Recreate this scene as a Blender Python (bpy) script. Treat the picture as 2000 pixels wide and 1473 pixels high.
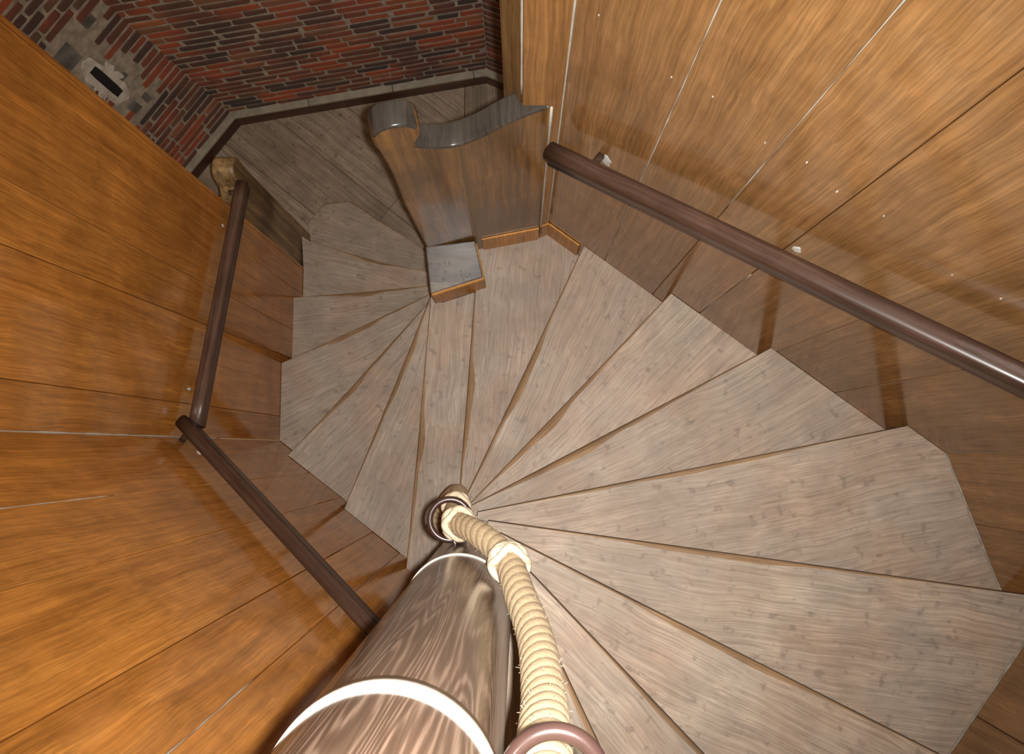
import bpy, bmesh, math, random
import numpy as np
from mathutils import Vector, Matrix

# ------------------------------------------------------------------ camera, light, exposure
for o in list(bpy.data.objects): bpy.data.objects.remove(o)
S = bpy.context.scene
COL = S.collection
H = 5.0                                   # eye height above the landing
FPX = 1550.0                              # focal length in pixels of a 2000 px wide frame
_v = np.array([(1016-1000)/FPX, -(876-736.5)/FPX, -1.0]); _up = -_v/np.linalg.norm(_v)
_X = np.array([1.0, 0, 0]) - _up*_up[0]; _X /= np.linalg.norm(_X); _Y = np.cross(_up, _X)
CM = np.array([_X, _Y, _up])              # camera axes -> world axes
cam = bpy.data.cameras.new('camera'); cam.sensor_width = 36; cam.sensor_fit = 'HORIZONTAL'
cam.lens = FPX/2000*36; cam.clip_start = 0.02
co = bpy.data.objects.new('camera', cam); COL.objects.link(co)
m4 = Matrix(CM.tolist()).to_4x4(); m4.translation = (0, 0, H); co.matrix_world = m4
S.camera = co

W = bpy.data.worlds.new('world'); S.world = W; W.use_nodes = True
bg = W.node_tree.nodes['Background']; bg.inputs[0].default_value = (1.0, 0.66, 0.36, 1); bg.inputs[1].default_value = 0.32

fl = bpy.data.lights.new('camera_flash', 'SPOT'); fl.energy = 425; fl.spot_size = math.radians(100); fl.spot_blend = 1.0; fl.color = (1.0, 0.97, 0.93); fl.shadow_soft_size = 0.015
fo = bpy.data.objects.new('camera_flash', fl); COL.objects.link(fo)
fm4 = m4.copy(); fm4.translation = m4 @ Vector((0.04, 0.0, 0.01)); fo.matrix_world = fm4

S.view_settings.view_transform = 'Standard'; S.view_settings.look = 'None'
S.view_settings.exposure = 0.0; S.view_settings.gamma = 1.0; S.view_settings.use_curve_mapping = False

RND = random.Random(7)
RISE = 0.19

# ------------------------------------------------------------------ helpers
def ray(x, y):
    return CM @ np.array([(x-1000)/FPX, -(y-736.5)/FPX, -1.0])
def P(x, y, z):                            # plan position of the point seen at x, y when it lies at height z
    w = ray(x, y); t = (H-z)/-w[2]; return np.array([w[0]*t, w[1]*t])
def project(p):
    v = CM.T @ (np.array(p)-np.array([0, 0, H])); return v[0]/-v[2]*FPX+1000, -v[1]/-v[2]*FPX+736.5
def on_plane(x, y, p, n):
    w = ray(x, y); o = np.array([0, 0, H]); return o + w*(((p-o) @ n)/(w @ n))

def obj(name, verts, faces, mat=None, parent=None, smooth=False, matrix=None, mats=None, fmat=None):
    me = bpy.data.meshes.new(name); me.from_pydata([tuple(map(float, v)) for v in verts], [], faces)
    bm = bmesh.new(); bm.from_mesh(me); bmesh.ops.recalc_face_normals(bm, faces=bm.faces); bm.to_mesh(me); bm.free()
    for mm in (mats or ([mat] if mat else [])): me.materials.append(mm)
    if fmat:
        for i, p in enumerate(me.polygons): p.material_index = fmat[i]
    if smooth:
        for p in me.polygons: p.use_smooth = True
    return link(name, me, parent, matrix)
def link(name, me, parent=None, matrix=None):
    o = bpy.data.objects.new(name, me); COL.objects.link(o)
    if parent: o.parent = parent
    if matrix is not None: o.matrix_basis = matrix if parent is None else world_of(parent).inverted() @ matrix
    return o
def world_of(o):
    m = o.matrix_basis.copy()
    while o.parent: o = o.parent; m = o.matrix_basis @ m
    return m
def tag(o, label=None, cat=None, group=None, kind=None):
    if label: o['label'] = label
    if cat: o['category'] = cat
    if group: o['group'] = group
    if kind: o['kind'] = kind
    return o
def empty(name, loc=(0, 0, 0)):
    o = bpy.data.objects.new(name, None); COL.objects.link(o); o.location = loc; o.empty_display_size = .1; return o
def box_mesh(name, x0, x1, y0, y1, z0, z1, mat, bevel=0.0, seg=1):
    bm = bmesh.new(); bmesh.ops.create_cube(bm, size=1)
    for v in bm.verts: v.co = Vector(((x0+x1)/2+v.co.x*(x1-x0), (y0+y1)/2+v.co.y*(y1-y0), (z0+z1)/2+v.co.z*(z1-z0)))
    if bevel: bmesh.ops.bevel(bm, geom=bm.edges[:], offset=bevel, segments=seg, affect='EDGES', profile=.5)
    me = bpy.data.meshes.new(name); bm.to_mesh(me); bm.free(); me.materials.append(mat); return me
def prism(name, poly, z0, z1, mat, parent=None, bevel=0.0, matrix=None, seg=1):
    bm = bmesh.new(); vs = [bm.verts.new((p[0], p[1], z0)) for p in poly]; f = bm.faces.new(vs)
    r = bmesh.ops.extrude_face_region(bm, geom=[f])
    for v in r['geom']:
        if isinstance(v, bmesh.types.BMVert): v.co.z = z1
    bmesh.ops.recalc_face_normals(bm, faces=bm.faces)
    if bevel: bmesh.ops.bevel(bm, geom=bm.edges[:], offset=bevel, segments=seg, affect='EDGES', profile=.5)
    me = bpy.data.meshes.new(name); bm.to_mesh(me); bm.free(); me.materials.append(mat); return link(name, me, parent, matrix)
def frame_at(pts):
    pts = [Vector(p) for p in pts]; n = len(pts); T = []
    for i in range(n): T.append((pts[min(i+1, n-1)]-pts[max(i-1, 0)]).normalized())
    up = Vector((0, 0, 1)) if abs(T[0].z) < .9 else Vector((1, 0, 0))
    N = (up - T[0]*up.dot(T[0])).normalized(); out = []
    for i in range(n):
        N = (N - T[i]*N.dot(T[i])).normalized(); out.append((pts[i], T[i], N, T[i].cross(N)))
    return out
def tube(pts, rad, seg=10, closed=False, caps=True):
    V = []; F = []; fr = frame_at(pts); n = len(fr)
    for i, (p, t, a, b) in enumerate(fr):
        r = rad(i/(n-1)) if callable(rad) else rad
        for j in range(seg):
            q = 2*math.pi*j/seg; V.append(p + a*(r*math.cos(q)) + b*(r*math.sin(q)))
    for i in range(n-1 if not closed else n):
        for j in range(seg):
            k = (i+1) % n; F.append((i*seg+j, i*seg+(j+1) % seg, k*seg+(j+1) % seg, k*seg+j))
    if caps and not closed: F.append(tuple(range(seg))[::-1]); F.append(tuple((n-1)*seg+j for j in range(seg)))
    return V, F
def merge(parts):
    V = []; F = []
    for v, f in parts:
        o = len(V); V += list(v); F += [tuple(i+o for i in q) for q in f]
    return V, F
def spline(ctrl, n):
    c = [Vector(p) for p in ctrl]; c = [c[0]*2-c[1]] + c + [c[-1]*2-c[-2]]; out = []; m = len(c)-3
    for i in range(n+1):
        t = i/n*m; k = min(int(t), m-1); u = t-k; a, b, d, e = c[k:k+4]
        out.append(.5*((2*b)+(d-a)*u+(2*a-5*b+4*d-e)*u*u+(3*b-a-3*d+e)*u**3))
    return out
def clip(poly, p, n):                      # keep the side where (q-p).n >= 0
    out = []
    for i in range(len(poly)):
        a = poly[i]; b = poly[(i+1) % len(poly)]; da = (a-p) @ n; db = (b-p) @ n
        if da >= 0: out.append(a)
        if (da > 0 > db) or (da < 0 < db): out.append(a+(b-a)*(da/(da-db)))
    return out

# ------------------------------------------------------------------ materials
def mat_base(name, rough=.5, spec=.5):
    m = bpy.data.materials.new(name); m.use_nodes = True; nt = m.node_tree
    b = nt.nodes['Principled BSDF']; b.inputs['Roughness'].default_value = rough
    b.inputs['Specular IOR Level'].default_value = spec
    return m, nt, b
def nd(nt, t, **kw):
    n = nt.nodes.new(t)
    for k, v in kw.items():
        if k in n.inputs: n.inputs[k].default_value = v
        else: setattr(n, k, v)
    return n
def coords(nt, scale, rand=30.0):
    tc = nd(nt, 'ShaderNodeTexCoord'); oi = nd(nt, 'ShaderNodeObjectInfo')
    mu = nd(nt, 'ShaderNodeMath', operation='MULTIPLY'); nt.links.new(oi.outputs['Random'], mu.inputs[0]); mu.inputs[1].default_value = rand
    ad = nd(nt, 'ShaderNodeVectorMath', operation='ADD'); nt.links.new(tc.outputs['Object'], ad.inputs[0]); nt.links.new(mu.outputs[0], ad.inputs[1])
    out = []
    for s in scale:
        mp = nd(nt, 'ShaderNodeMapping'); mp.inputs['Scale'].default_value = s; nt.links.new(ad.outputs[0], mp.inputs[0]); out.append(mp)
    return out, oi, ad
def ramp(nt, src, stops):
    r = nd(nt, 'ShaderNodeValToRGB'); e = r.color_ramp.elements
    while len(e) < len(stops): e.new(.5)
    for q, (p, c) in zip(e, stops): q.position = p; q.color = (*c, 1)
    nt.links.new(src, r.inputs[0]); return r
def mixc(nt, fac, a, b, mode='MIX'):
    m = nd(nt, 'ShaderNodeMix', data_type='RGBA', blend_type=mode)
    for i, s in ((0, fac), (6, a), (7, b)):
        if isinstance(s, (int, float)): m.inputs[i].default_value = s
        elif isinstance(s, tuple): m.inputs[i].default_value = (*s, 1)
        else: nt.links.new(s, m.inputs[i])
    return m.outputs[2]
def rng(nt, src, a, b, lo=0.0, hi=1.0):
    m = nd(nt, 'ShaderNodeMapRange'); nt.links.new(src, m.inputs[0])
    for i, v in zip((1, 2, 3, 4), (a, b, lo, hi)): m.inputs[i].default_value = v
    return m.outputs[0]
def bump(nt, b, src, strength=.2, dist=.002):
    q = nd(nt, 'ShaderNodeBump'); q.inputs['Strength'].default_value = strength; q.inputs['Distance'].default_value = dist
    nt.links.new(src, q.inputs['Height']); nt.links.new(q.outputs[0], b.inputs['Normal'])

def wood(name, dark, mid, light, axis='z', rough=(.2, .35), spec=.5, var=.25, blotch=.5, blotch_col=None, bumps=.12, fine=140, spots=None, grain_c=1.0, coarse=34, warp=.03, mottle=.16, tint=None):
    m, nt, b = mat_base(name, rough[0], spec)
    def sc(a, l): return {'x': (l, a, a), 'z': (a, a, l), 'y': (a, l, a)}[axis]
    (c1, c2, c3, c4), oi, ad = coords(nt, [sc(coarse, .8), sc(fine, 4), (2.6, 2.6, 1.6), (14, 14, 14)])
    wn = nd(nt, 'ShaderNodeTexNoise', Scale=3.2, Detail=2.0); nt.links.new(ad.outputs[0], wn.inputs['Vector'])
    ws = nd(nt, 'ShaderNodeVectorMath', operation='SCALE'); ws.inputs['Scale'].default_value = warp; nt.links.new(wn.outputs['Color'], ws.inputs[0])
    wa = nd(nt, 'ShaderNodeVectorMath', operation='ADD'); nt.links.new(ad.outputs[0], wa.inputs[0]); nt.links.new(ws.outputs[0], wa.inputs[1])
    for c_ in (c1, c2): nt.links.new(wa.outputs[0], c_.inputs[0])
    n1 = nd(nt, 'ShaderNodeTexNoise', Scale=1.0, Detail=5.0, Distortion=.7); nt.links.new(c1.outputs[0], n1.inputs['Vector'])
    mo = nd(nt, 'ShaderNodeTexNoise', Scale=8.5, Detail=5.0, Roughness=.62); nt.links.new(ad.outputs[0], mo.inputs['Vector'])
    n2 = nd(nt, 'ShaderNodeTexNoise', Scale=1.0, Detail=3.0); nt.links.new(c2.outputs[0], n2.inputs['Vector'])
    n3 = nd(nt, 'ShaderNodeTexNoise', Scale=1.0, Detail=3.0, Distortion=.6); nt.links.new(c3.outputs[0], n3.inputs['Vector'])
    r1 = ramp(nt, n1.outputs[0], [(.32, dark), (.5, mid), (.68, light)])
    g = rng(nt, n2.outputs[0], .3, .7, 1-.28*grain_c, 1+.22*grain_c)
    hs = nd(nt, 'ShaderNodeHueSaturation'); nt.links.new(r1.outputs[0], hs.inputs['Color'])
    mv = nd(nt, 'ShaderNodeMath', operation='MULTIPLY'); nt.links.new(g, mv.inputs[0])
    nt.links.new(rng(nt, oi.outputs['Random'], 0, 1, 1-var, 1+var), mv.inputs[1]); nt.links.new(mv.outputs[0], hs.inputs['Value'])
    hs_out = mixc(nt, 1.0, hs.outputs[0], rng(nt, mo.outputs[0], .3, .7, 1-mottle, 1+mottle), 'MULTIPLY')
    if tint:
        tn = nd(nt, 'ShaderNodeTexNoise', Scale=4.2, Detail=3.0); nt.links.new(ad.outputs[0], tn.inputs['Vector'])
        hs_out = mixc(nt, rng(nt, tn.outputs[0], .42, .62, 0, .8), hs_out, mixc(nt, 1.0, hs_out, tint, 'MULTIPLY'))
    bf = rng(nt, n3.outputs[0], .42, .68, 0, blotch)
    col = mixc(nt, bf, hs_out, blotch_col or tuple(q*.45 for q in dark))
    if spots:
        vo = nd(nt, 'ShaderNodeTexNoise', Scale=1.9, Detail=3.0); nt.links.new(c4.outputs[0], vo.inputs['Vector'])
        col = mixc(nt, rng(nt, vo.outputs[0], .61, .70, 0, spots[0]), col, spots[1])
    nt.links.new(col, b.inputs['Base Color'])
    nt.links.new(rng(nt, n3.outputs[0], .3, .7, rough[0], rough[1]), b.inputs['Roughness'])
    bump(nt, b, n2.outputs[0], bumps, .0015)
    return m

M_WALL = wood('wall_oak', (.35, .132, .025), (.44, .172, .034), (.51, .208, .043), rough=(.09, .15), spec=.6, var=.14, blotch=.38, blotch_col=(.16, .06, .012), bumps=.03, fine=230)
M_WALL_R = wood('wall_oak_flash_toned', (.20, .098, .034), (.245, .124, .045), (.29, .152, .058), rough=(.09, .15), spec=.6, var=.10, blotch=.38, blotch_col=(.13, .06, .018), bumps=.03, fine=230)  # same wall oak; flash glare countered in the colour, darker and less saturated
M_RAIL = wood('dark_rail_wood', (.045, .023, .015), (.07, .037, .025), (.10, .056, .04), axis='x', rough=(.28, .42), blotch=.3, bumps=.15)
M_TREAD = wood('worn_tread_oak', (.285, .226, .170), (.318, .256, .195), (.348, .284, .218), axis='x', tint=(1.02, .90, .84), mottle=.15, warp=.055, rough=(.5, .65), spec=.35, var=.06, blotch=.42, blotch_col=(.215, .168, .13), bumps=.2, fine=190, coarse=70, grain_c=.9, spots=(.5, (.14, .105, .08)))
M_NOSE = wood('worn_nosing_oak', (.20, .115, .055), (.27, .165, .085), (.33, .21, .11), axis='x', rough=(.45, .6), var=.08, blotch=.3)
M_EDGE = wood('dark_tread_edge', (.07, .04, .024), (.10, .058, .036), (.14, .085, .055), axis='x', rough=(.5, .65), var=.08, blotch=.3)
M_RISER = wood('riser_oak', (.60, .26, .05), (.72, .33, .065), (.80, .38, .08), axis='x', rough=(.4, .5), var=.08, blotch=.2)
M_STRIP = wood('orange_skirting_oak', (.36, .150, .025), (.45, .195, .034), (.54, .245, .045), rough=(.3, .45), var=.05, blotch=.35)
M_POST = wood('post_oak', (.20, .075, .018), (.36, .15, .035), (.48, .21, .05), rough=(.25, .4), var=.05, blotch=.4)
M_PANEL = wood('panel_oak', (.10, .050, .016), (.165, .080, .022), (.25, .118, .03), rough=(.14, .26), spec=.6, var=.05, blotch=.75, blotch_col=(.075, .045, .018), bumps=.25, fine=110)
M_POLISH = wood('hand_polished_oak', (.032, .027, .023), (.042, .036, .031), (.055, .047, .04), axis='y', rough=(.2, .32), var=.05, blotch=.3, blotch_col=(.04, .03, .02), bumps=.3, fine=120)
M_DIRTY = wood('dirty_post_top', (.11, .097, .088), (.17, .15, .135), (.25, .215, .18), axis='x', rough=(.3, .45), var=.05, blotch=.8, blotch_col=(.06, .055, .055), coarse=14, mottle=.4, warp=.1)
M_OLD = wood('old_bracket_oak', (.10, .06, .026), (.22, .135, .055), (.36, .23, .095), rough=(.35, .5), var=.05, blotch=.8, blotch_col=(.03, .018, .01))
M_FLOOR = wood('landing_floor_oak', (.20, .155, .11), (.26, .20, .145), (.31, .245, .18), axis='x', rough=(.5, .7), spec=.3, var=.1, blotch=.4, blotch_col=(.12, .088, .06), spots=(.5, (.07, .05, .04)))
M_SKIRT = wood('dark_skirting', (.045, .02, .010), (.07, .03, .016), (.10, .045, .025), axis='x', rough=(.4, .55), blotch=.3)
M_JAMB = wood('jamb_oak', (.19, .088, .026), (.25, .118, .036), (.31, .15, .048), rough=(.3, .45), var=.12, blotch=.25)
M_JAMB2 = wood('jamb_outer_oak', (.12, .065, .022), (.2, .11, .035), (.28, .16, .055), rough=(.3, .45), var=.05, blotch=.3)

def column_mat():
    m, nt, b = mat_base('column_oak', .2, .5)
    (c1, c2), oi, ad = coords(nt, [(6.5, 6.5, .45), (200, 200, 7)], 0)
    n1 = nd(nt, 'ShaderNodeTexNoise', Scale=1.0, Detail=2.0, Distortion=.8); nt.links.new(c1.outputs[0], n1.inputs['Vector'])
    mu = nd(nt, 'ShaderNodeMath', operation='MULTIPLY'); nt.links.new(n1.outputs[0], mu.inputs[0]); mu.inputs[1].default_value = 190
    sn = nd(nt, 'ShaderNodeMath', operation='SINE'); nt.links.new(mu.outputs[0], sn.inputs[0])
    n2 = nd(nt, 'ShaderNodeTexNoise', Scale=1.0, Detail=2.0); nt.links.new(c2.outputs[0], n2.inputs['Vector'])
    ad2 = nd(nt, 'ShaderNodeMath', operation='ADD'); nt.links.new(sn.outputs[0], ad2.inputs[0]); nt.links.new(rng(nt, n2.outputs[0], .3, .7, -.9, .9), ad2.inputs[1])
    r = ramp(nt, rng(nt, ad2.outputs[0], -1.2, 1.5, 0, 1), [(.0, (.07, .041, .026)), (.5, (.10, .06, .04)), (.92, (.19, .125, .088))])
    nt.links.new(r.outputs[0], b.inputs['Base Color']); bump(nt, b, n2.outputs[0], .1, .001); return m
M_COL = column_mat()

def plain(name, col, rough=.5, metal=0.0, noise=.15, scale=30, spec=.5, b_=.1):
    m, nt, b = mat_base(name, rough, spec); b.inputs['Metallic'].default_value = metal
    (c,), oi, ad = coords(nt, [(scale, scale, scale)], 10)
    n = nd(nt, 'ShaderNodeTexNoise', Scale=1.0, Detail=4.0); nt.links.new(c.outputs[0], n.inputs['Vector'])
    r = ramp(nt, n.outputs[0], [(.3, tuple(q*(1-noise) for q in col)), (.7, tuple(min(1, q*(1+noise)) for q in col))])
    nt.links.new(r.outputs[0], b.inputs['Base Color']); bump(nt, b, n.outputs[0], b_, .002); return m
M_BAND = plain('pale_joint_band', (.62, .56, .50), .35, noise=.1)  # even pale colour of the raised rings on the column
M_ROPE = plain('hemp_rope', (.44, .33, .195), .9, noise=.14, scale=120, b_=.5)
M_TWINE = plain('pale_twine', (.52, .43, .30), .85, noise=.15, scale=160, b_=.5)
M_RING = plain('bronze_ring', (.042, .022, .018), .25, metal=.15, noise=.15)
M_CAULK = plain('pale_caulk', (.42, .39, .33), .7)
M_DUST = plain('grey_dust', (.24, .215, .175), .9, noise=.3)
M_MORTAR = plain('lime_mortar', (.30, .265, .215), .9, noise=.3, scale=25, b_=.6)
M_LEDGE = plain('plaster_ledge', (.27, .24, .185), .8, noise=.2, scale=14)
M_PLASTER = plain('white_plaster', (.5, .47, .42), .85, noise=.25, scale=20, b_=.6)
M_STONE = plain('grey_stone', (.13, .125, .115), .8, noise=.5, scale=12, b_=.6)
M_BLACK = plain('slit_shade_black', (.008, .007, .006), .9)
M_NAIL = plain('steel_nail', (.25, .23, .21), .35, metal=.8)

def brick_mat():
    m, nt, b = mat_base('old_red_brick', .85, .3)
    (c1, c2), oi, ad = coords(nt, [(14, 14, 14), (60, 60, 60)], 50)
    r = ramp(nt, oi.outputs['Random'], [(.0, (.055, .045, .045)), (.16, (.12, .058, .042)), (.30, (.17, .065, .042)), (.5, (.33, .08, .038)), (.72, (.42, .09, .038)), (.88, (.20, .105, .06)), (1.0, (.40, .14, .06))])
    n1 = nd(nt, 'ShaderNodeTexNoise', Scale=1.0, Detail=4.0); nt.links.new(c1.outputs[0], n1.inputs['Vector'])
    n2 = nd(nt, 'ShaderNodeTexNoise', Scale=1.0, Detail=3.0); nt.links.new(c2.outputs[0], n2.inputs['Vector'])
    ge = nd(nt, 'ShaderNodeNewGeometry'); n3 = nd(nt, 'ShaderNodeTexNoise', Scale=2.6, Detail=3.0); nt.links.new(ge.outputs['Position'], n3.inputs['Vector'])
    col = mixc(nt, rng(nt, n1.outputs[0], .4, .75, 0, .55), r.outputs[0], (.10, .07, .055))
    col = mixc(nt, rng(nt, n3.outputs[0], .46, .62, 0, .75), col, (.06, .045, .042))
    col = mixc(nt, rng(nt, n2.outputs[0], .55, .75, 0, .35), col, (.32, .24, .18))
    nt.links.new(col, b.inputs['Base Color']); bump(nt, b, n2.outputs[0], .5, .003); return m
M_BRICK = brick_mat()

# ------------------------------------------------------------------ plan of the stairwell (metres, z up, landing at 0)
WALLS = {                                   # point on the wall face, direction, outward normal
 'RU': (np.array([.924, .370]), np.array([.804, -.594]), np.array([.594, .804])),
 'R':  (np.array([1.522, -.235]), np.array([.328, -.945]), np.array([.945, .328])),
 'LR': (np.array([1.428, -.772]), np.array([-.6, -.8]), np.array([.8, -.6])),
 'L':  (np.array([-1.286, .606]), np.array([.0, 1.]), np.array([-1., .0])),
 'LL': (np.array([-.970, -.199]), np.array([.794, -.608]), np.array([-.608, -.794])),
}
TOP = 5.7
def wall(name, key, joints, mat, thick=.028, z0=-0.02):
    c, d, n = WALLS[key]
    s0, s1 = joints[0], joints[-1]
    th = math.atan2(d[1], d[0])
    # local frame: x along the wall, y outward (away from the stairs) or inward depending on handedness
    sy = 1.0 if (-d[1]*n[0]+d[0]*n[1]) > 0 else -1.0
    mw = Matrix.Translation((c[0], c[1], 0)) @ Matrix.Rotation(th, 4, 'Z')
    y0, y1 = sorted((sy*(thick+.001), sy*(thick+.07)))
    w = link(name, box_mesh(name, s0+.002, s1-.002, y0, y1, z0, TOP, mat)); w.matrix_basis = mw; tag(w, kind='structure')
    for a, b in zip(joints[:-1], joints[1:]):
        yy = RND.uniform(-.0012, .0012); q0, q1 = sorted((sy*yy, sy*(thick+yy)))
        me = box_mesh('plank', a-(a+b)/2+.0008, b-(a+b)/2-.0008, q0, q1, z0, TOP, mat, .0018)
        link('plank', me, w, mw @ Matrix.Translation(((a+b)/2, 0, 0)))
    return w, mw
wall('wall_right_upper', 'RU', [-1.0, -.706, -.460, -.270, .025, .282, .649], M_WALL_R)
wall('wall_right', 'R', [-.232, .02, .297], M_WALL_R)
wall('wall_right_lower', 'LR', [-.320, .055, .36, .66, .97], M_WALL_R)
wall('wall_left', 'L', [-.562, -.433, -.10, .065, .30, .450], M_WALL)
wall('wall_left_lower', 'LL', [-.400, -.125, .078, .328, .493, .78, 1.08, 1.40, 1.72, 2.05], M_WALL)
WALLS['B'] = (np.array([.80, -1.55]), np.array([1., 0.]), np.array([0., -1.]))
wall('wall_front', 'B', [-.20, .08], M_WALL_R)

# filler in some joints, knocked plaster round the rail pegs, filled nail holes
def wall_pt(key, x, y):
    c, d, n = WALLS[key]; q = on_plane(x, y, np.array([c[0], c[1], 0.]), np.array([n[0], n[1], 0.])); return q, n, d
W_RU = bpy.data.objects['wall_right_upper']; W_L = bpy.data.objects['wall_left']; W_LL = bpy.data.objects['wall_left_lower']
def filler(key, s, z0, z1, rad, parent):
    c, d, n = WALLS[key]; p = c+d*s; k = int((z1-z0)/.06)
    v, f = tube([(p[0], p[1], z0+(z1-z0)*i/k) for i in range(k+1)], lambda t: rad*(.15+1.0*RND.random()), 6)
    obj('joint_filler', v, f, M_CAULK, parent, True, matrix=Matrix.Identity(4))
filler('RU', -.706, 1.75, TOP, .0022, W_RU); filler('RU', -.460, 2.9, TOP, .0020, W_RU); filler('RU', -.270, 1.95, 2.6, .0015, W_RU)
filler('LL', .493, 3.2, TOP, .0022, W_LL); filler('L', -.562, 1.6, TOP, .003, W_L); filler('LL', -.125, 2.9, 3.5, .0018, W_LL)
def chip(key, x, y, w, h_, parent, seed):
    q, n, d = wall_pt(key, x, y); r = random.Random(seed); k = 16; V = []
    for e, t in ((1.0, -.001), (.85, .0025), (.3, .003)):
        for i in range(k):
            a = 2*math.pi*i/k; rr = e*(.65+.35*random.Random(seed+i).random()); V.append(q + np.array([d[0], d[1], 0])*(w*rr*math.cos(a)) + np.array([0, 0, h_*rr*math.sin(a)]) - np.array([n[0], n[1], 0])*t)
    F = [(j*k+i, j*k+(i+1) % k, (j+1)*k+(i+1) % k, (j+1)*k+i) for j in range(2) for i in range(k)] + [tuple(range(2*k, 3*k))]
    obj('plaster_chip', V, F, M_PLASTER, parent, True, matrix=Matrix.Identity(4))
chip('RU', 1184, 314, .022, .05, W_RU, 1); chip('RU', 1556, 487, .016, .03, W_RU, 2); chip('LL', 392, 884, .016, .035, W_LL, 3); chip('L', 436, 441, .008, .02, W_L, 4); chip('L', 370, 760, .007, .02, W_L, 5)
for x, y in [(1170, 29), (1312, 150), (1393, 188), (1576, 317), (1495, 278), (1635, 374), (1727, 421), (1860, 536), (1955, 583), (1050, 103)]:
    q, n, d = wall_pt('RU', x, y); V = [q + np.array([d[0], d[1], 0])*(.0018*math.cos(a)) + np.array([0, 0, .003*math.sin(a)]) - np.array([n[0], n[1], 0])*t for t, a in [(t, 2*math.pi*i/8) for t in (-.001, .0022) for i in range(8)]]
    if x > 1100: obj('filled_nail_hole', V, [(i, (i+1) % 8, 8+(i+1) % 8, 8+i) for i in range(8)]+[tuple(range(8, 16))], M_PLASTER, W_RU, matrix=Matrix.Identity(4))

# door jamb at the right of the opening and edge bead at the end of the left wall
jb = prism('trim_1', [(.123, .9605), (.0805, .9435), (.0062, .9555), (.03, 1.01), (.125, 1.01)], 0, TOP, M_JAMB, bevel=.003); tag(jb, kind='structure')
jo = prism('trim_2', [(.0042, .9575), (-.049, 1.055), (.02, 1.13), (.11, 1.03), (.028, 1.012)], 0, TOP, M_JAMB2, bevel=.003); tag(jo, kind='structure')
for (x, y, z0, w) in [(.119, .9605, 1.55, .0035), (.0045, .9545, 2.88, .003)]:
    v, f = tube([(x, y, z0+(TOP-z0)*i/24) for i in range(25)], lambda t: w*(.8+.4*RND.random()), 6); obj('caulk_line', v, f, M_CAULK, jb, True)
eb = link('trim_3', box_mesh('trim_3', -1.32, -1.283, 1.0565, 1.072, 0, TOP, M_WALL, .004, 2)); tag(eb, kind='structure')

# ------------------------------------------------------------------ landing floor, skirting and brick tower walls
b0 = np.append(P(451, 219, .12), .12); b1 = np.append(P(950, 134, .12), .12); b2 = np.append(P(380, 306, .12), .12)
def unit(v): return v/np.linalg.norm(v)
dB = unit(b1-b0); nB = np.array([dB[1], -dB[0], 0.]); nB = nB if nB @ (-b0) > 0 else -nB      # towards the stairs
uB = unit(np.array([0, 0, 1.]) + nB*.03); nB = unit(np.cross(dB, uB)); nB = nB if nB @ (-b0) > 0 else -nB
cor = unit(on_plane(285, 73, b0, nB) - b0)                                                      # the leaning corner between the two walls
dL = unit(b2-b0); nL = unit(np.cross(dL, cor)); nL = nL if nL @ (np.array([0, 0, 2.])-b0) > 0 else -nL
uL = np.cross(nL, dL); uL = uL if uL[2] > 0 else -uL
b3 = np.append(P(981, 146, .12), .12); dR = unit(b3-b1); nR = unit(np.cross(dR, np.array([0, 0, 1.]))); nR = nR if nR @ (-b1) > 0 else -nR
uR = np.array([0, 0, 1.])
def mat_from(o, x, y, z):
    return Matrix(((x[0], y[0], z[0], o[0]), (x[1], y[1], z[1], o[1]), (x[2], y[2], z[2], o[2]), (0, 0, 0, 1)))
def brick_mesh(i):
    r = random.Random(50+i); bm = bmesh.new(); bmesh.ops.create_cube(bm, size=1)
    bmesh.ops.bevel(bm, geom=bm.edges[:], offset=.09, segments=1, affect='EDGES')
    for v in bm.verts: v.co += Vector((r.uniform(-.02, .02), r.uniform(-.06, .06), r.uniform(-.03, .03)))
    me = bpy.data.meshes.new('brick'); bm.to_mesh(me); bm.free(); me.materials.append(M_BRICK); return me
BRICKS = [brick_mesh(i) for i in range(7)]
def edge_hidden(x, y):                      # bricks the left panelling hides even from a step aside
    return (x < 700 and y > 45+(405-45)/445*x+130) or y < -170 or x < -90 or x > 1060
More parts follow.
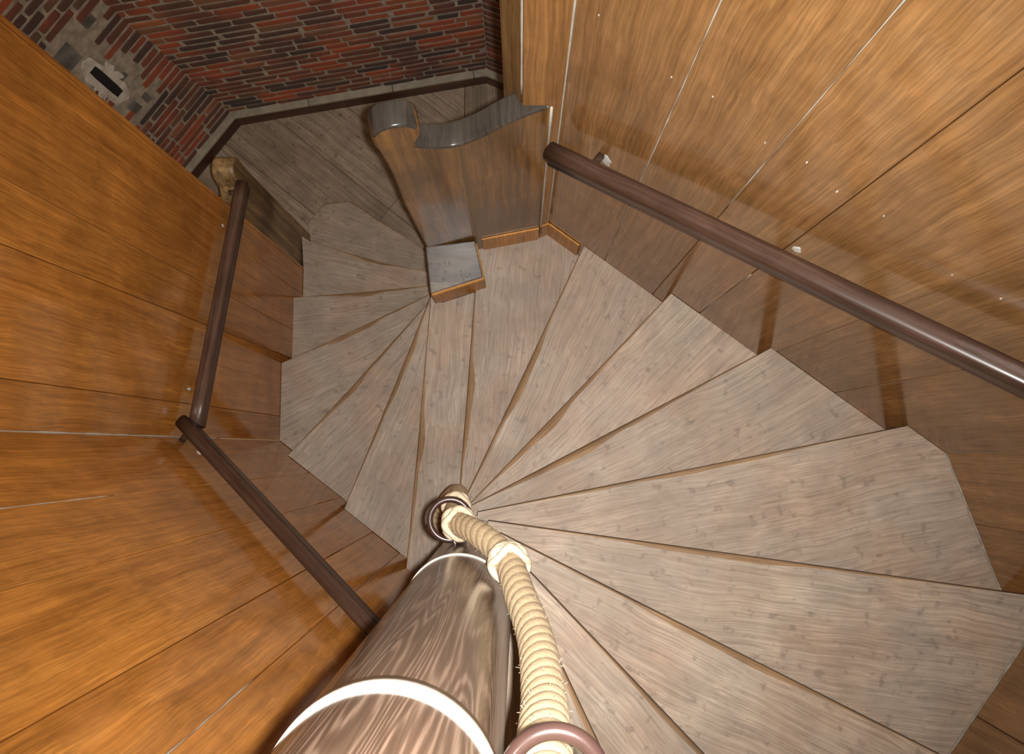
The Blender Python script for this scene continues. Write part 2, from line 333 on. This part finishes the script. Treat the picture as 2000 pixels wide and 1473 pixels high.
def brick_wall(name, o, d, u, n, ulen, vlen, skip=lambda s, v, hl: False, u0=0.0, shear=0.0, seed=1):
    r = random.Random(seed)
    mw = mat_from(o, d, u, n)
    def mp(s, v, q): return o + d*(s+shear*v) + u*v + n*q
    V = [mp(s, v, q) for q in (.003, -.12) for s, v in ((u0, -.1), (ulen, -.1), (ulen, vlen), (u0, vlen))]
    w = obj(name, V, [(0, 1, 2, 3), (7, 6, 5, 4), (0, 4, 5, 1), (1, 5, 6, 2), (2, 6, 7, 3), (3, 7, 4, 0)], M_MORTAR); tag(w, kind='structure')
    v = .012; row = 0; cnt = 0
    while v < vlen:
        hgt = .045+r.uniform(-.003, .003); s = u0 + shear*v*0 + r.uniform(-.01, .02) - (0 if row % 2 else .06)
        while s < ulen:
            ln = r.choice((.21, .225, .20, .115, .19, .24)); a, b = max(s, u0+.004), min(s+ln, ulen-.004); s += ln+.012
            if b-a < .035: continue
            mid = mp((a+b)/2, v+hgt/2, 0); px = project(mid)
            if edge_hidden(*px) or skip((a+b)/2, v+hgt/2, (b-a)/2): continue
            mm = mw @ Matrix.Translation(((a+b)/2+shear*v, v+hgt/2+r.uniform(-.002, .002), -.012+r.uniform(-.0015, .003))) @ Matrix.Rotation(r.uniform(-.014, .014), 4, 'Z') @ Matrix.Diagonal((b-a, hgt, .036, 1))
            link('brick', BRICKS[r.randrange(7)], w, mm); cnt += 1
        v += hgt+.0125; row += 1
    assert cnt <= 300, (name, cnt)
    return w
# left wall: arrow slit, plaster patch and grey stones
def uvL(x, y):
    q = on_plane(x, y, b0, nL)-b0; sh = 0; v = q @ uL; return q @ dL, v
shL = (cor @ dL)/(cor @ uL); shB = (cor @ dB)/(cor @ uB)
SL = [uvL(*p) for p in ((172, 136), (187, 126), (240, 178), (225, 192))]
slit_s = sum(p[0] for p in SL)/4; slit_v = sum(p[1] for p in SL)/4
slit_h = abs((SL[2][1]+SL[3][1])-(SL[0][1]+SL[1][1]))/2/2; slit_w = .5*abs((SL[1][0]+SL[2][0])-(SL[0][0]+SL[3][0]))/2
slit_h = max(.05, slit_h); slit_w = max(.02, slit_w)
STONES = [(uvL(130, 112), .075, .11), (uvL(262, 208), .045, .075), (uvL(236, 152), .05, .035), (uvL(172, 40), .05, .045), (uvL(285, 190), .03, .06)]
def skipL(s, v, hl):
    s = s + shL*v
    if abs(s-slit_s) < slit_w+.035+hl*.5 and abs(v-slit_v) < slit_h+.05: return True
    return any(abs(s-a[0]) < w+hl*.7 and abs(v-a[1]) < h_*.9 for a, w, h_ in STONES)
wB = brick_wall('wall_brick_back', b0, dB, uB, nB, 1.665, 1.95, skip=lambda s_, v_, hl: s_+hl < shB*v_-.03, shear=0.0, u0=-.5, seed=3)
wL = brick_wall('wall_brick_left', b0, dL, uL, nL, .95, 2.3, skip=skipL, shear=shL, u0=0.0, seed=5)
wR = brick_wall('wall_brick_right', b1, dR, uR, nR, .8, 1.6, seed=9)
mwL = mat_from(b0, dL, uL, nL)
r = random.Random(4)
ring = []; n_ = 40
for i in range(n_):
    a = 2*math.pi*i/n_; ca, sa = math.cos(a), math.sin(a); k = max(abs(ca)/(slit_w), abs(sa)/(slit_h))
    ring.append((slit_s+ca/k, slit_v+sa/k, ca, sa))
V = []; F = []
for (x, y, ca, sa) in ring:
    e = .035+.065*r.random()
    V += [(x, y, -.05), (x, y, .010), (x+ca*e*.6+math.copysign(.01, ca), y+sa*e, .009), (x+ca*(e*.6+.015), y+sa*(e+.012), -.012)]
for i in range(n_):
    j = (i+1) % n_
    for k in range(3): F.append((i*4+k, j*4+k, j*4+k+1, i*4+k+1))
obj('plaster_patch', V, F, M_PLASTER, wL, matrix=mwL)
obj('slit_shade_block', [(slit_s+sx*slit_w*1.02, slit_v+sy*slit_h*1.02, .0045) for sx, sy in ((-1, -1), (1, -1), (1, 1), (-1, 1))] + [(slit_s+sx*slit_w*1.02, slit_v+sy*slit_h*1.02, -.05) for sx, sy in ((-1, -1), (1, -1), (1, 1), (-1, 1))], [(0, 1, 2, 3), (4, 7, 6, 5), (0, 4, 5, 1), (1, 5, 6, 2), (2, 6, 7, 3), (3, 7, 4, 0)], M_BLACK, wL, matrix=mwL)  # solid block, not a hollow; the slit's inner shade is its black colour
for (p, w, h_) in STONES:
    bm = bmesh.new(); bmesh.ops.create_cube(bm, size=2); bmesh.ops.bevel(bm, geom=bm.edges[:], offset=.35, segments=2, affect='EDGES')
    for v in bm.verts: v.co = Vector((p[0]+v.co.x*w*(1+r.uniform(-.12, .12)), p[1]+v.co.y*h_*(1+r.uniform(-.12, .12)), -.012+v.co.z*.017))
    me = bpy.data.meshes.new('stone'); bm.to_mesh(me); bm.free(); me.materials.append(M_STONE); link('stone', me, wL, mwL)

# skirting boards with a plaster ledge above
def skirting(name, a, b, d, n2, ln, start=0.0):
    f0 = a - np.array([0, 0, .12]); n2 = unit(np.array([n2[0], n2[1], 0]))
    mw = mat_from(f0, d, n2, np.array([0, 0, 1.]))
    s = link(name, box_mesh(name, start, ln, .0, .042, 0, .112, M_SKIRT, .002)); s.matrix_basis = mw; tag(s, kind='structure')
    x = start
    while x < ln:
        e = min(ln, x+RND.uniform(.45, .6)); link('ledge', box_mesh('ledge', x+.001, e-.001, -.03, .05, .112, .138, M_LEDGE, .006, 2), s, mw); x = e
    return s
skirting('baseboard_back', b0, b1, dB, nB, 1.66)
for _c, _n in ((b0[:2], unit(nB[:2]+nL[:2])), (b1[:2], unit(nB[:2]+nR[:2]))):
    prism('ledge', [(_c[0]+.085*math.cos(a)-_n[0]*.035, _c[1]+.085*math.sin(a)-_n[1]*.035) for a in [2*math.pi*i/14 for i in range(14)]], .10, .1385, M_LEDGE, bpy.data.objects['baseboard_back'], .004, matrix=Matrix.Identity(4))
skirting('baseboard_left', b0, b2, dL, np.array([-dL[1], dL[0], 0]) if np.array([-dL[1], dL[0], 0]) @ (-b0) > 0 else -np.array([-dL[1], dL[0], 0]), .95)
skirting('baseboard_right', b1, b3, dR, nR, .8)

fb = obj('floor', [(-3.2, .6, -.03), (1.2, .6, -.03), (1.2, 3.2, -.03), (-3.2, 3.2, -.03), (-3.2, .6, -.2), (1.2, .6, -.2), (1.2, 3.2, -.2), (-3.2, 3.2, -.2)], [(0, 1, 2, 3), (7, 6, 5, 4), (0, 4, 5, 1), (1, 5, 6, 2), (2, 6, 7, 3), (3, 7, 4, 0)], M_SKIRT); tag(fb, kind='structure')
fd = unit(P(811, 449, 0)-P(553, 244, 0)); fn = np.array([-fd[1], fd[0]]); fo_ = P(553, 244, 0)
offs = [-.95, -.62, -.33, .0, .355, .70, 1.02]
room = [np.array(p) for p in [(-2.6, .7), (-.362, .7), (-.362, 2.6), (-2.6, 2.6)]]
room2 = [np.array(p) for p in [(-.358, .7), (.6, .7), (.6, 2.9), (-.358, 2.9)]]
mf = Matrix.Translation((fo_[0], fo_[1], 0)) @ Matrix.Rotation(math.atan2(fd[1], fd[0]), 4, 'Z')
def to_local(mw, pts): iv = mw.inverted(); return [tuple((iv @ Vector((p[0], p[1], 0)))[:2]) for p in pts]
def floorboard(poly, mw):
    o = prism('floorboard', to_local(mw, poly), -.03, RND.uniform(-.001, .001), M_FLOOR, fb, bevel=.0015, matrix=mw)
for a, b in zip(offs[:-1], offs[1:]):
    for seg in ((-9, .9), (.9, 9)):
        q = clip(clip(room, fo_+fn*(a+.001), fn), fo_+fn*(b-.001), -fn)
        q = clip(clip(q, fo_+fd*(seg[0]+.001), fd), fo_+fd*(seg[1]-.001), -fd)
        if len(q) > 2: floorboard(q, mf)
mf2 = Matrix.Translation((-.2, 2, 0)) @ Matrix.Rotation(math.pi/2, 4, 'Z')
for a, b in ((-.358, -.08), (-.078, .25), (.252, .6)):
    floorboard([np.array(p) for p in ((a, .7), (b, .7), (b, 2.9), (a, 2.9))], mf2)

# ------------------------------------------------------------------ staircase
CC = np.array([-.140, -.360]); CR = .120
NOSE = {  # height index: two plan points of the nosing, inner end first
 1: None, 2: None,
 3: (P(834, 558, .57), P(555, 583, .57)), 4: (P(838, 575, .76), P(530, 719, .76)), 5: (P(822, 607, .95), P(557, 896, .95)),
 6: (P(836, 591, 1.14), P(667, 1008, 1.14)), 7: (P(841, 590, 1.33), P(794, 1109, 1.33)), 8: (P(899, 937, 1.52), P(927, 583, 1.52)),
 9: (P(922, 945, 1.71), P(1141, 480, 1.71)), 10: (P(927, 975, 1.90), P(1311, 573, 1.90)), 11: (P(917, 990, 2.09), P(1506, 680, 2.09)),
 12: (P(921, 1003, 2.28), P(1774, 832, 2.28)), 13: (P(942, 1016, 2.47), P(2000, 1162, 2.47)), 14: (P(959, 1033, 2.66), P(1831, 1473, 2.66)),
 15: (P(1031, 1114, 2.85), P(1373, 1473, 2.85)), 16: (P(1095, 1297, 3.04), P(1178, 1473, 3.04)),
 17: (CC+np.array([.138, -.02]), CC+np.array([.26, -1.3])), 18: (CC+np.array([.03, -.14]), CC+np.array([-.10, -1.3])),
}
stair = empty('staircase', (0, 0, 0))
tag(stair, 'winding wooden staircase with worn grey treads descending to the brick landing', 'staircase')
THK = .042
def mk_tread(k, nose, rest, wear_seed):
    """nose: plan polyline along the front edge; rest: the other plan corners, going on from the end of nose."""
    z = k*RISE; r = random.Random(wear_seed)
    a = nose[0]; d = unit(nose[-1]-nose[0]); mw = Matrix.Translation((a[0], a[1], z)) @ Matrix.Rotation(math.atan2(d[1], d[0]), 4, 'Z')
    cen = sum(rest)/len(rest); iv = mw.inverted()
    loc = lambda p: iv @ Vector((p[0], p[1], z))
    L = [0.0]
    for p, q in zip(nose[:-1], nose[1:]): L.append(L[-1]+np.linalg.norm(q-p))
    n = max(20, int(L[-1]/.03)); pts = []
    for i in range(n+1):
        s = L[-1]*i/n; j = max(q for q in range(len(nose)-1) if L[q] <= s+1e-9); u = (s-L[j])/(L[j+1]-L[j]); p = nose[j]+(nose[j+1]-nose[j])*u
        e = unit(nose[j+1]-nose[j]); nn = np.array([-e[1], e[0]]); nn = nn if nn @ (cen-nose[j]) > 0 else -nn; pts.append((p, nn, i/n))
    ph = r.uniform(0, 6); ph2 = r.uniform(0, 6); wc = r.uniform(.42, .6)
    V = []; F = []; fm = []
    for p, nn, t in pts:
        w = .003+.021*math.exp(-((t-wc)/.24)**2)*(1+.28*math.sin(t*13+ph)+.18*math.sin(t*31+ph2))
        w *= .6 if k >= 12 else 1
        w *= min(1, t*8+.1)*min(1, (1-t)*8+.1) if len(nose) == 2 else (.75 if k == 2 else .4)
        c = min(.02, w*.55)
        for off, dz in ((w, 0), (w*.45, -c*.35), (w*.1, -c*.8), (0, -c-.004), (0, -THK)):
            q = loc(p+nn*off); V.append((q.x, q.y, dz))
    m = len(pts); K = 5
    for i in range(m-1):
        for j in range(K-1): F.append((i*K+j, (i+1)*K+j, (i+1)*K+j+1, i*K+j+1)); fm.append(1 if j < 3 else 2)
    rt = []; rb = []
    for p in rest: q = loc(p); rt.append(len(V)); V.append((q.x, q.y, 0)); rb.append(len(V)); V.append((q.x, q.y, -THK))
    top = [i*K for i in range(m)]+rt; bot = [i*K+K-1 for i in range(m)]+rb
    F.append(tuple(top)); fm.append(0); F.append(tuple(bot[::-1])); fm.append(0)
    endc = [(m-1)*K+j for j in range(K)]; F.append(tuple(endc+[rb[0], rt[0]])); fm.append(0)
    for i in range(len(rt)-1): F.append((rt[i], rb[i], rb[i+1], rt[i+1])); fm.append(0)
    F.append(tuple([rt[-1], rb[-1]]+[j for j in range(K)][::-1])); fm.append(0)
    t = obj('tread', V, F, parent=stair, matrix=mw, mats=[M_TREAD, M_NOSE, M_EDGE], fmat=fm)
    if k >= 9:                                # dust and filler along the wall side
        for p, q in zip([nose[-1]]+rest[:-1], rest):
            if min(abs((p-WALLS[w_][0]) @ WALLS[w_][2])+abs((q-WALLS[w_][0]) @ WALLS[w_][2]) for w_ in ('RU', 'R', 'LR')) < .02 and np.linalg.norm(q-p) > .05:
                n_ = max(4, int(np.linalg.norm(q-p)/.03)); pp = [loc(p+(q-p)*(i/n_)) for i in range(n_+1)]
                v_, f_ = tube([(c_.x, c_.y, .001) for c_ in pp], lambda t_: .0025+.003*r.random(), 6); obj('dust_line', v_, f_, M_DUST, t, True, matrix=mw)
    # riser board below the front edge
    for p, q in zip(nose[:-1], nose[1:]):
        e = unit(q-p); nn = np.array([-e[1], e[0]]); nn = nn if nn @ (cen-p) > 0 else -nn
        c4 = [p+nn*.022, q+nn*.022, q+nn*.042, p+nn*.042]
        prism('riser', [tuple(loc(c)[:2]) for c in c4], -RISE, -THK, M_RISER, t, matrix=mw)
    return t
def edge_first(poly, p, d):
    n = np.array([-d[1], d[0]]); m = len(poly)
    for i in range(m):
        a, b = poly[i], poly[(i+1) % m]
        if abs((a-p) @ n) < 1e-6 and abs((b-p) @ n) < 1e-6 and np.linalg.norm(a-b) > .05:
            seq = [poly[(i+1+j) % m] for j in range(m)]      # starts at b ... ends at a
            return [a, b], seq[1:-1]
    raise RuntimeError('no edge')
BIG = [np.array(p, float) for p in [(-4, -4), (4, -4), (4, 4), (-4, 4)]]
POST = [P(832, 485, 1.70), P(931, 473, 1.70), P(947, 545, 1.70), P(842, 578, 1.70)]
for k in range(3, 18):
    a, b = NOSE[k]; d = unit(b-a); n = np.array([-d[1], d[0]])
    if k <= 7: n = n            # uphill side decided below
    a2, b2_ = NOSE[k+1]; mid2 = (a2+b2_)/2
    if n @ (mid2-a) < 0: n = -n
    d2 = unit(b2_-a2); n2 = np.array([-d2[1], d2[0]])
    if n2 @ ((a+b)/2-a2) < 0: n2 = -n2
    poly = clip(BIG, a, n); poly = clip(poly, a2-n2*.045, n2)
    for key in (['L', 'LL'] if k <= 8 else ['RU', 'R', 'LR', 'LL']) + (['RU'] if k == 8 else []):
        c, dd, nn = WALLS[key]; poly = clip(poly, c+nn*(-.0015), -nn)
    if k == 17: poly = clip(poly, np.array([0, -1.55]), np.array([0, 1.]))
    if k >= 8:
        poly = clip(poly, CC - unit(d+d2)*(.0), unit(d+d2))
        if k == 8: poly = clip(poly, P(940, 486, 1.52)+np.array([0, .03]), np.array([.19, -.98]))
    elif k == 7:
        poly = clip(poly, (POST[2]+POST[3])/2+np.array([0, .05]), np.array([0, -1.])); poly = clip(poly, CC+np.array([.0, 0]), np.array([-1., 0.]))
    else:
        pc = sum(POST)/4; poly = clip(poly, pc+np.array([0, 0]), unit(unit(b-a)+unit((b2_-a2))))
    # keep counter-clockwise order with the nosing edge first
    ns, rest = edge_first(poly, a, d)
    mk_tread(k, ns, rest, 100+k)
# the two lowest treads swing round the post to the landing
n7 = [P(838, 531, .38), P(744, 512, .38), P(604, 471, .38)]
t6 = NOSE[3]; d6 = unit(t6[1]-t6[0])
mk_tread(2, n7, [np.array([-1.30, 1.26]), np.array([-1.284, 1.06]), np.array([-1.284, t6[1][1]-.06]), t6[0]+np.array([.05, -.05])], 102)
n8 = [P(836, 494, .19), P(683, 392, .19), P(633, 398, .19), P(602, 436, .19)]
mk_tread(1, n8, [np.array([-1.31, 1.31]), n7[2]+np.array([.0, -.05]), n7[1]+np.array([0, -.05]), n7[0]+np.array([.05, -.05])], 101)

# ------------------------------------------------------------------ newel column
seg = 72; zs = [0.0+TOP*i/60 for i in range(61)]
V = [(CR*math.cos(2*math.pi*j/seg), CR*math.sin(2*math.pi*j/seg), z) for z in zs for j in range(seg)]
F = [(i*seg+j, i*seg+(j+1) % seg, (i+1)*seg+(j+1) % seg, (i+1)*seg+j) for i in range(60) for j in range(seg)] + [tuple(range(60*seg, 61*seg))]
column = empty('newel_column', (CC[0], CC[1], 0)); tag(column, 'round dark oak newel column with pale joint bands in the foreground', 'column')
obj('shaft', V, F, M_COL, column, True)
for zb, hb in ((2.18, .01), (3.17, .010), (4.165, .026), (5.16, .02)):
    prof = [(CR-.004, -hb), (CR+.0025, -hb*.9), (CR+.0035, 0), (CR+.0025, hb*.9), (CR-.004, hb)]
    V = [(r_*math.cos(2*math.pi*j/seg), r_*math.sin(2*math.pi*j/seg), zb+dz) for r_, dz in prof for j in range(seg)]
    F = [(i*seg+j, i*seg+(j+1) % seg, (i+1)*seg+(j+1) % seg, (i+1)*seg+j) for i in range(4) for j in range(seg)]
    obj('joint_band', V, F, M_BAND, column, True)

# ------------------------------------------------------------------ rope handrail and its rings
RP = [(.010, -.285, 4.55), (.018, -.298, 4.30), (.026, -.312, 4.10), (.030, -.318, 3.93), (.024, -.303, 3.70), (.000, -.272, 3.50), (-.030, -.231, 3.31), (-.092, -.198, 3.15), (-.150, -.188, 3.00), (-.176, -.186, 2.88), (-.186, -.176, 2.70), (-.196, -.160, 2.50), (-.205, -.150, 2.33), (-.240, -.165, 2.15), (-.29, -.22, 2.0), (-.33, -.31, 1.90)]
path = spline(RP, 420); RR = .030
rope = empty('rope_handrail', RP[-1]); tag(rope, 'thick twisted pale hemp rope handrail winding down beside the column', 'rope')
fr = frame_at(path); acc = [0.0]
for p, q in zip(path[:-1], path[1:]): acc.append(acc[-1]+(q-p).length)
im = Matrix.Translation(rope.location).inverted()
V = []; F = []; sg_ = 36
path2 = spline(RP, 1500); fr2 = frame_at(path2); l = 0.0
for i, (p, t, a, b) in enumerate(fr2):
    if i: l += (p-fr2[i-1][0]).length
    for j in range(sg_):
        q = 2*math.pi*j/sg_; w = abs(math.cos(1.5*(q-2*math.pi*l/.115))); rr = RR*(.925+.08*w**.7)
        V.append(im @ (p + a*(rr*math.cos(q)) + b*(rr*math.sin(q))))
n = len(fr2); F = [(i*sg_+j, i*sg_+(j+1) % sg_, (i+1)*sg_+(j+1) % sg_, (i+1)*sg_+j) for i in range(n-1) for j in range(sg_)] + [tuple(range(sg_))[::-1], tuple((n-1)*sg_+j for j in range(sg_))]
obj('twisted_rope', V, F, M_ROPE, rope, True)
def at_z(z): return min(range(len(path)), key=lambda i: abs(path[i].z-z))
def knot(z, wid, big):
    i0 = at_z(z); p, t, a, b = fr[i0]; parts = []
    for s in range(4):
        pts = []; n = 64
        for i in range(n):
            th = 2*math.pi*i/n; x = wid*math.sin(th*2+s*math.pi/2)*.5+((s % 2)-.5)*wid*.5; rr = RR+big*(.6+.4*math.cos(th*4+s*math.pi))
            pts.append(im @ (p + t*x + a*(rr*math.cos(th)) + b*(rr*math.sin(th))))
        pts.append(pts[0]); parts.append(tube(pts, .0085, 8, caps=False))
    v, f = merge(parts); obj('rope_knot', v, f, M_TWINE, rope, True)
knot(3.335, .028, .008); knot(2.985, .026, .008); knot(2.62, .024, .007)
# loose fibres
parts = []; r = random.Random(3)
for i in range(420):
    p, t, a, b = fr[r.randrange(10, 330)]; q = r.uniform(0, 6.28); o = p + a*(.029*math.cos(q)) + b*(.029*math.sin(q)); dr = (a*math.cos(q)+b*math.sin(q) + t*r.uniform(-1.2, 1.2)).normalized()
    e = o + dr*r.uniform(.003, .009); m_ = (o+e)/2 + Vector((r.uniform(-.001, .001),)*3)
    parts.append(tube([im @ o, im @ m_, im @ e], .0003, 3, caps=False))
v, f = merge(parts); tag(obj('loose_fibres', v, f, M_TWINE, rope), kind='stuff')

def ring_bracket(z, label, cx, R0, dx=0.0):
    i0 = at_z(z); p, t, a, b = fr[i0]
    out = Vector((p.x-CC[0], p.y-CC[1], 0)).normalized()
    c = p + out*cx + Vector((dx, 0, 0))
    root = empty('ring_bracket', (CC[0]+out.x*CR, CC[1]+out.y*CR, c.z)); tag(root, label, 'ring', 'bronze rope rings on the column')
    ir = Matrix.Translation(root.location).inverted()
    ax = (Vector((0, 0, 1))*.85 + t*-.4).normalized(); u = (out - ax*out.dot(ax)).normalized(); w = ax.cross(u)
    pts = [ir @ (c + u*(R0*math.cos(q)) + w*(R0*math.sin(q))) for q in [2*math.pi*i/72 for i in range(73)]]
    v, f = tube(pts, .0082, 14, caps=False); obj('ring', v, f, M_RING, root, True)
    s = c - u*R0; e = Vector((CC[0]+out.x*(CR-.02), CC[1]+out.y*(CR-.02), c.z))
    v, f = tube([ir @ (s+(e-s)*(i/6)) for i in range(7)], .007, 12); obj('shank', v, f, M_RING, root, True)
    return root
ring_bracket(4.262, 'bronze ring around the rope near the bottom edge of the photo', .012, .043)
ring_bracket(2.93, 'bronze ring around the rope lower down beside the second joint band', .004, .052, -.012)

# ------------------------------------------------------------------ handrails
def handrail(name, p0, p1, w, hgt, label, key, pegs):
    p0 = Vector(p0); p1 = Vector(p1); d = (p1-p0); ln = d.length; x = d.normalized(); side = Vector((x.y, -x.x, 0)).normalized(); up = side.cross(x)
    if up.z < 0: side = -side; up = side.cross(x)
    root = empty(name, p0); tag(root, label, 'handrail', 'dark wooden handrails along the panelling')
    mw = Matrix(((x.x, side.x, up.x, p0.x), (x.y, side.y, up.y, p0.y), (x.z, side.z, up.z, p0.z), (0, 0, 0, 1)))
    prof = []
    for i in range(28):
        q = 2*math.pi*i/28; c, s = math.cos(q), math.sin(q); e = .62
        yy = w/2*math.copysign(abs(c)**e, c); zz = hgt/2*math.copysign(abs(s)**e, s)
        if -.25 < s < .15: yy *= .9                      # shallow grip groove on both sides
        prof.append((yy, zz))
    n = 12; V = [(ln*i/n, y, z) for i in range(n+1) for y, z in prof]; m = len(prof)
    F = [(i*m+j, i*m+(j+1) % m, (i+1)*m+(j+1) % m, (i+1)*m+j) for i in range(n) for j in range(m)] + [tuple(range(m))[::-1], tuple(n*m+j for j in range(m))]
    obj('rail', V, F, M_RAIL, root, True, matrix=mw)
    c, dd, nn = WALLS[key]
    for t in pegs:
        q = p0+d*t; dist = (np.array([c[0]-q.x, c[1]-q.y]) @ nn)
        v, f = tube([q+Vector((0, 0, -.01)) - Vector(p0), q+Vector((nn[0]*dist, nn[1]*dist, -.018)) - Vector(p0)], .012, 12); obj('support_peg', v, f, M_RAIL, root, True)
    return root
handrail('handrail', (.095, .893, 2.655), (1.345, -.031, 3.40), .060, .076, 'long dark wooden handrail along the upper right plank wall', 'RU', (.085, .97))
handrail('handrail', (-1.225, 1.16, 1.592), (-1.227, .088, 1.995), .054, .07, 'short dark handrail on the left wall ending at the scroll bracket', 'L', (.03,))
handrail('handrail', (-1.262, .098, 2.03), (-.22, -.700, 2.72), .054, .066, 'dark handrail on the lower left wall running behind the column', 'LL', (.03, .97))

# ------------------------------------------------------------------ square newel post with worn top
post = empty('newel_post', tuple((sum(POST)/4).tolist())+(0,)); tag(post, 'short square newel post with a dirty grey nailed top', 'newel post')
pm = post.location.copy(); PL = [(p[0]-pm.x, p[1]-pm.y) for p in POST]
prism('cap_block', PL, 1.515, 1.690, M_STRIP, post, .004)
prism('shaft', [(x*.84-.012, y*.84+.016) for x, y in PL], 0, 1.516, M_POST, post, .004)
prism('worn_top', [(x*.97+(-.004), y*.97+.006) for x, y in PL], 1.6895, 1.712, M_DIRTY, post, .005, seg=2)
for px, py in [(866, 545), (870, 531), (900, 531), (901, 538), (905, 545), (912, 541), (869, 513), (877, 514), (858, 517), (918, 536)]:
    q = P(px, py, 1.712); v = [(q[0]-pm.x+rr*math.cos(a), q[1]-pm.y+rr*math.sin(a), 1.7115+z) for rr, z in ((.005, 0), (.0042, .002), (.002, .003)) for a in [2*math.pi*i/8 for i in range(8)]]
    f = [(i*8+j, i*8+(j+1) % 8, (i+1)*8+(j+1) % 8, (i+1)*8+j) for i in range(2) for j in range(8)]+[tuple(range(16, 24))]
    obj('nail', v, f, M_NAIL, post, True)

# ------------------------------------------------------------------ scroll-topped guard panel between the stairs and the landing
def scroll_panel(name, a, d, outline, thick, label, cat, mface, mtop, nout):
    root = tag(empty(name, (a[0], a[1], 0)), label, cat)
    n2 = nout; V = []; F = []; fm = []; m = len(outline); B = .008
    cx = sum(p[0] for p in outline)/m
    def inset(i, e):
        p = Vector(outline[i]); u = (Vector(outline[(i+1) % m])-Vector(outline[i-1])).normalized(); return p + Vector((-u.y, u.x))*e
    area = sum(outline[i][0]*outline[(i+1) % m][1]-outline[(i+1) % m][0]*outline[i][1] for i in range(m)); sg = 1 if area > 0 else -1
    for e, t in ((B, 0), (B*.3, B*.3), (0, B), (0, thick-B), (B*.3, thick-B*.3), (B, thick)):
        for i in range(m):
            q = inset(i, e*sg); V.append((d[0]*q.x+n2[0]*t, d[1]*q.x+n2[1]*t, q.y))
    F.append(tuple(range(m))); fm.append(0); F.append(tuple(range(5*m, 6*m))[::-1]); fm.append(0)
    for k in range(5):
        for i in range(m):
            j = (i+1) % m; F.append((k*m+i, k*m+j, (k+1)*m+j, (k+1)*m+i))
            u = Vector(outline[j])-Vector(outline[i]); up = -u.x*sg/(u.length+1e-9); fm.append(1 if up > .35 and outline[i][1] > 1 else 0)
    o = obj('board', V, F, parent=root, mats=[mface, mtop], fmat=fm)
    bmx = o.data
    for i, p in enumerate(bmx.polygons): p.use_smooth = len(p.vertices) == 4
    return root
pa = P(940, 486, 1.52); pb = P(1054, 464, 1.52); pd = unit(pb-pa); pn = np.array([-pd[1], pd[0]])
ctr = [(-.232, 2.30), (-.226, 2.60), (-.232, 2.78), (-.240, 2.855), (-.234, 2.905), (-.208, 2.938), (-.170, 2.948), (-.132, 2.938), (-.108, 2.908), (-.103, 2.868), (-.116, 2.830), (-.130, 2.806), (-.122, 2.786), (-.092, 2.764), (-.050, 2.744), (-.010, 2.738), (.055, 2.765), (.108, 2.806), (.160, 2.842), (.21, 2.866), (.262, 2.884)]
sp = [(p.x, p.y) for p in spline([(x, z, 0) for x, z in ctr], 90)]
outl = [(-.225, .0), (-.225, 1.7)] + sp + [(.262, .0)]
g = scroll_panel('guard_panel', pa, pd, outl, .078, 'dark scroll-topped guard panel rising behind the square post', 'panel', M_PANEL, M_POLISH, pn)
# caulk where the panel meets the jamb
v, f = tube([(.2655*pd[0], .2655*pd[1]-.002, 1.6+(2.885-1.6)*i/10) for i in range(11)], lambda t: .004*(.7+.6*RND.random()), 6); obj('caulk_line', v, f, M_CAULK, g, True)

# orange skirting strip round the foot of the panel, jamb and wall above the last straight tread
def strip(parent, p, q, n, th=.008, z0=1.522, z1=1.692):
    p = np.array(p); q = np.array(q); n = np.array(n)
    prism('skirting_strip', [tuple(p), tuple(q), tuple(q+n*th), tuple(p+n*th)], z0, z1, M_STRIP, parent, .0015, matrix=Matrix.Identity(4))
strip(g, pa+pd*.008-pn*.0005, pa+pd*.258-pn*.0005, -pn)
strip(jb, (.0815, .9430), (.1210, .9590), unit(np.array([.016, -.0395])))
strip(W_RU, WALLS['RU'][0]+WALLS['RU'][1]*-.992-WALLS['RU'][2]*.002, WALLS['RU'][0]+WALLS['RU'][1]*-.83-WALLS['RU'][2]*.002, -WALLS['RU'][2])

# low board with a scroll top at the end of the left wall
lo = [(0, 0), (0, 1.30), (.0, 1.40)] + [(p.x, p.y) for p in spline([(.0, 1.47, 0), (.05, 1.43, 0), (.10, 1.405, 0), (.135, 1.415, 0), (.142, 1.45, 0), (.16, 1.495, 0), (.20, 1.515, 0), (.243, 1.50, 0), (.262, 1.46, 0), (.258, 1.41, 0), (.25, 1.34, 0)], 50)] + [(.25, 0)]
scroll_panel('scroll_bracket', np.array([-1.300, 1.074]), np.array([0., 1.]), lo, .10, 'old brown scroll-topped bracket board at the end of the left handrail', 'bracket', M_OLD, M_OLD, np.array([-1., 0.]))
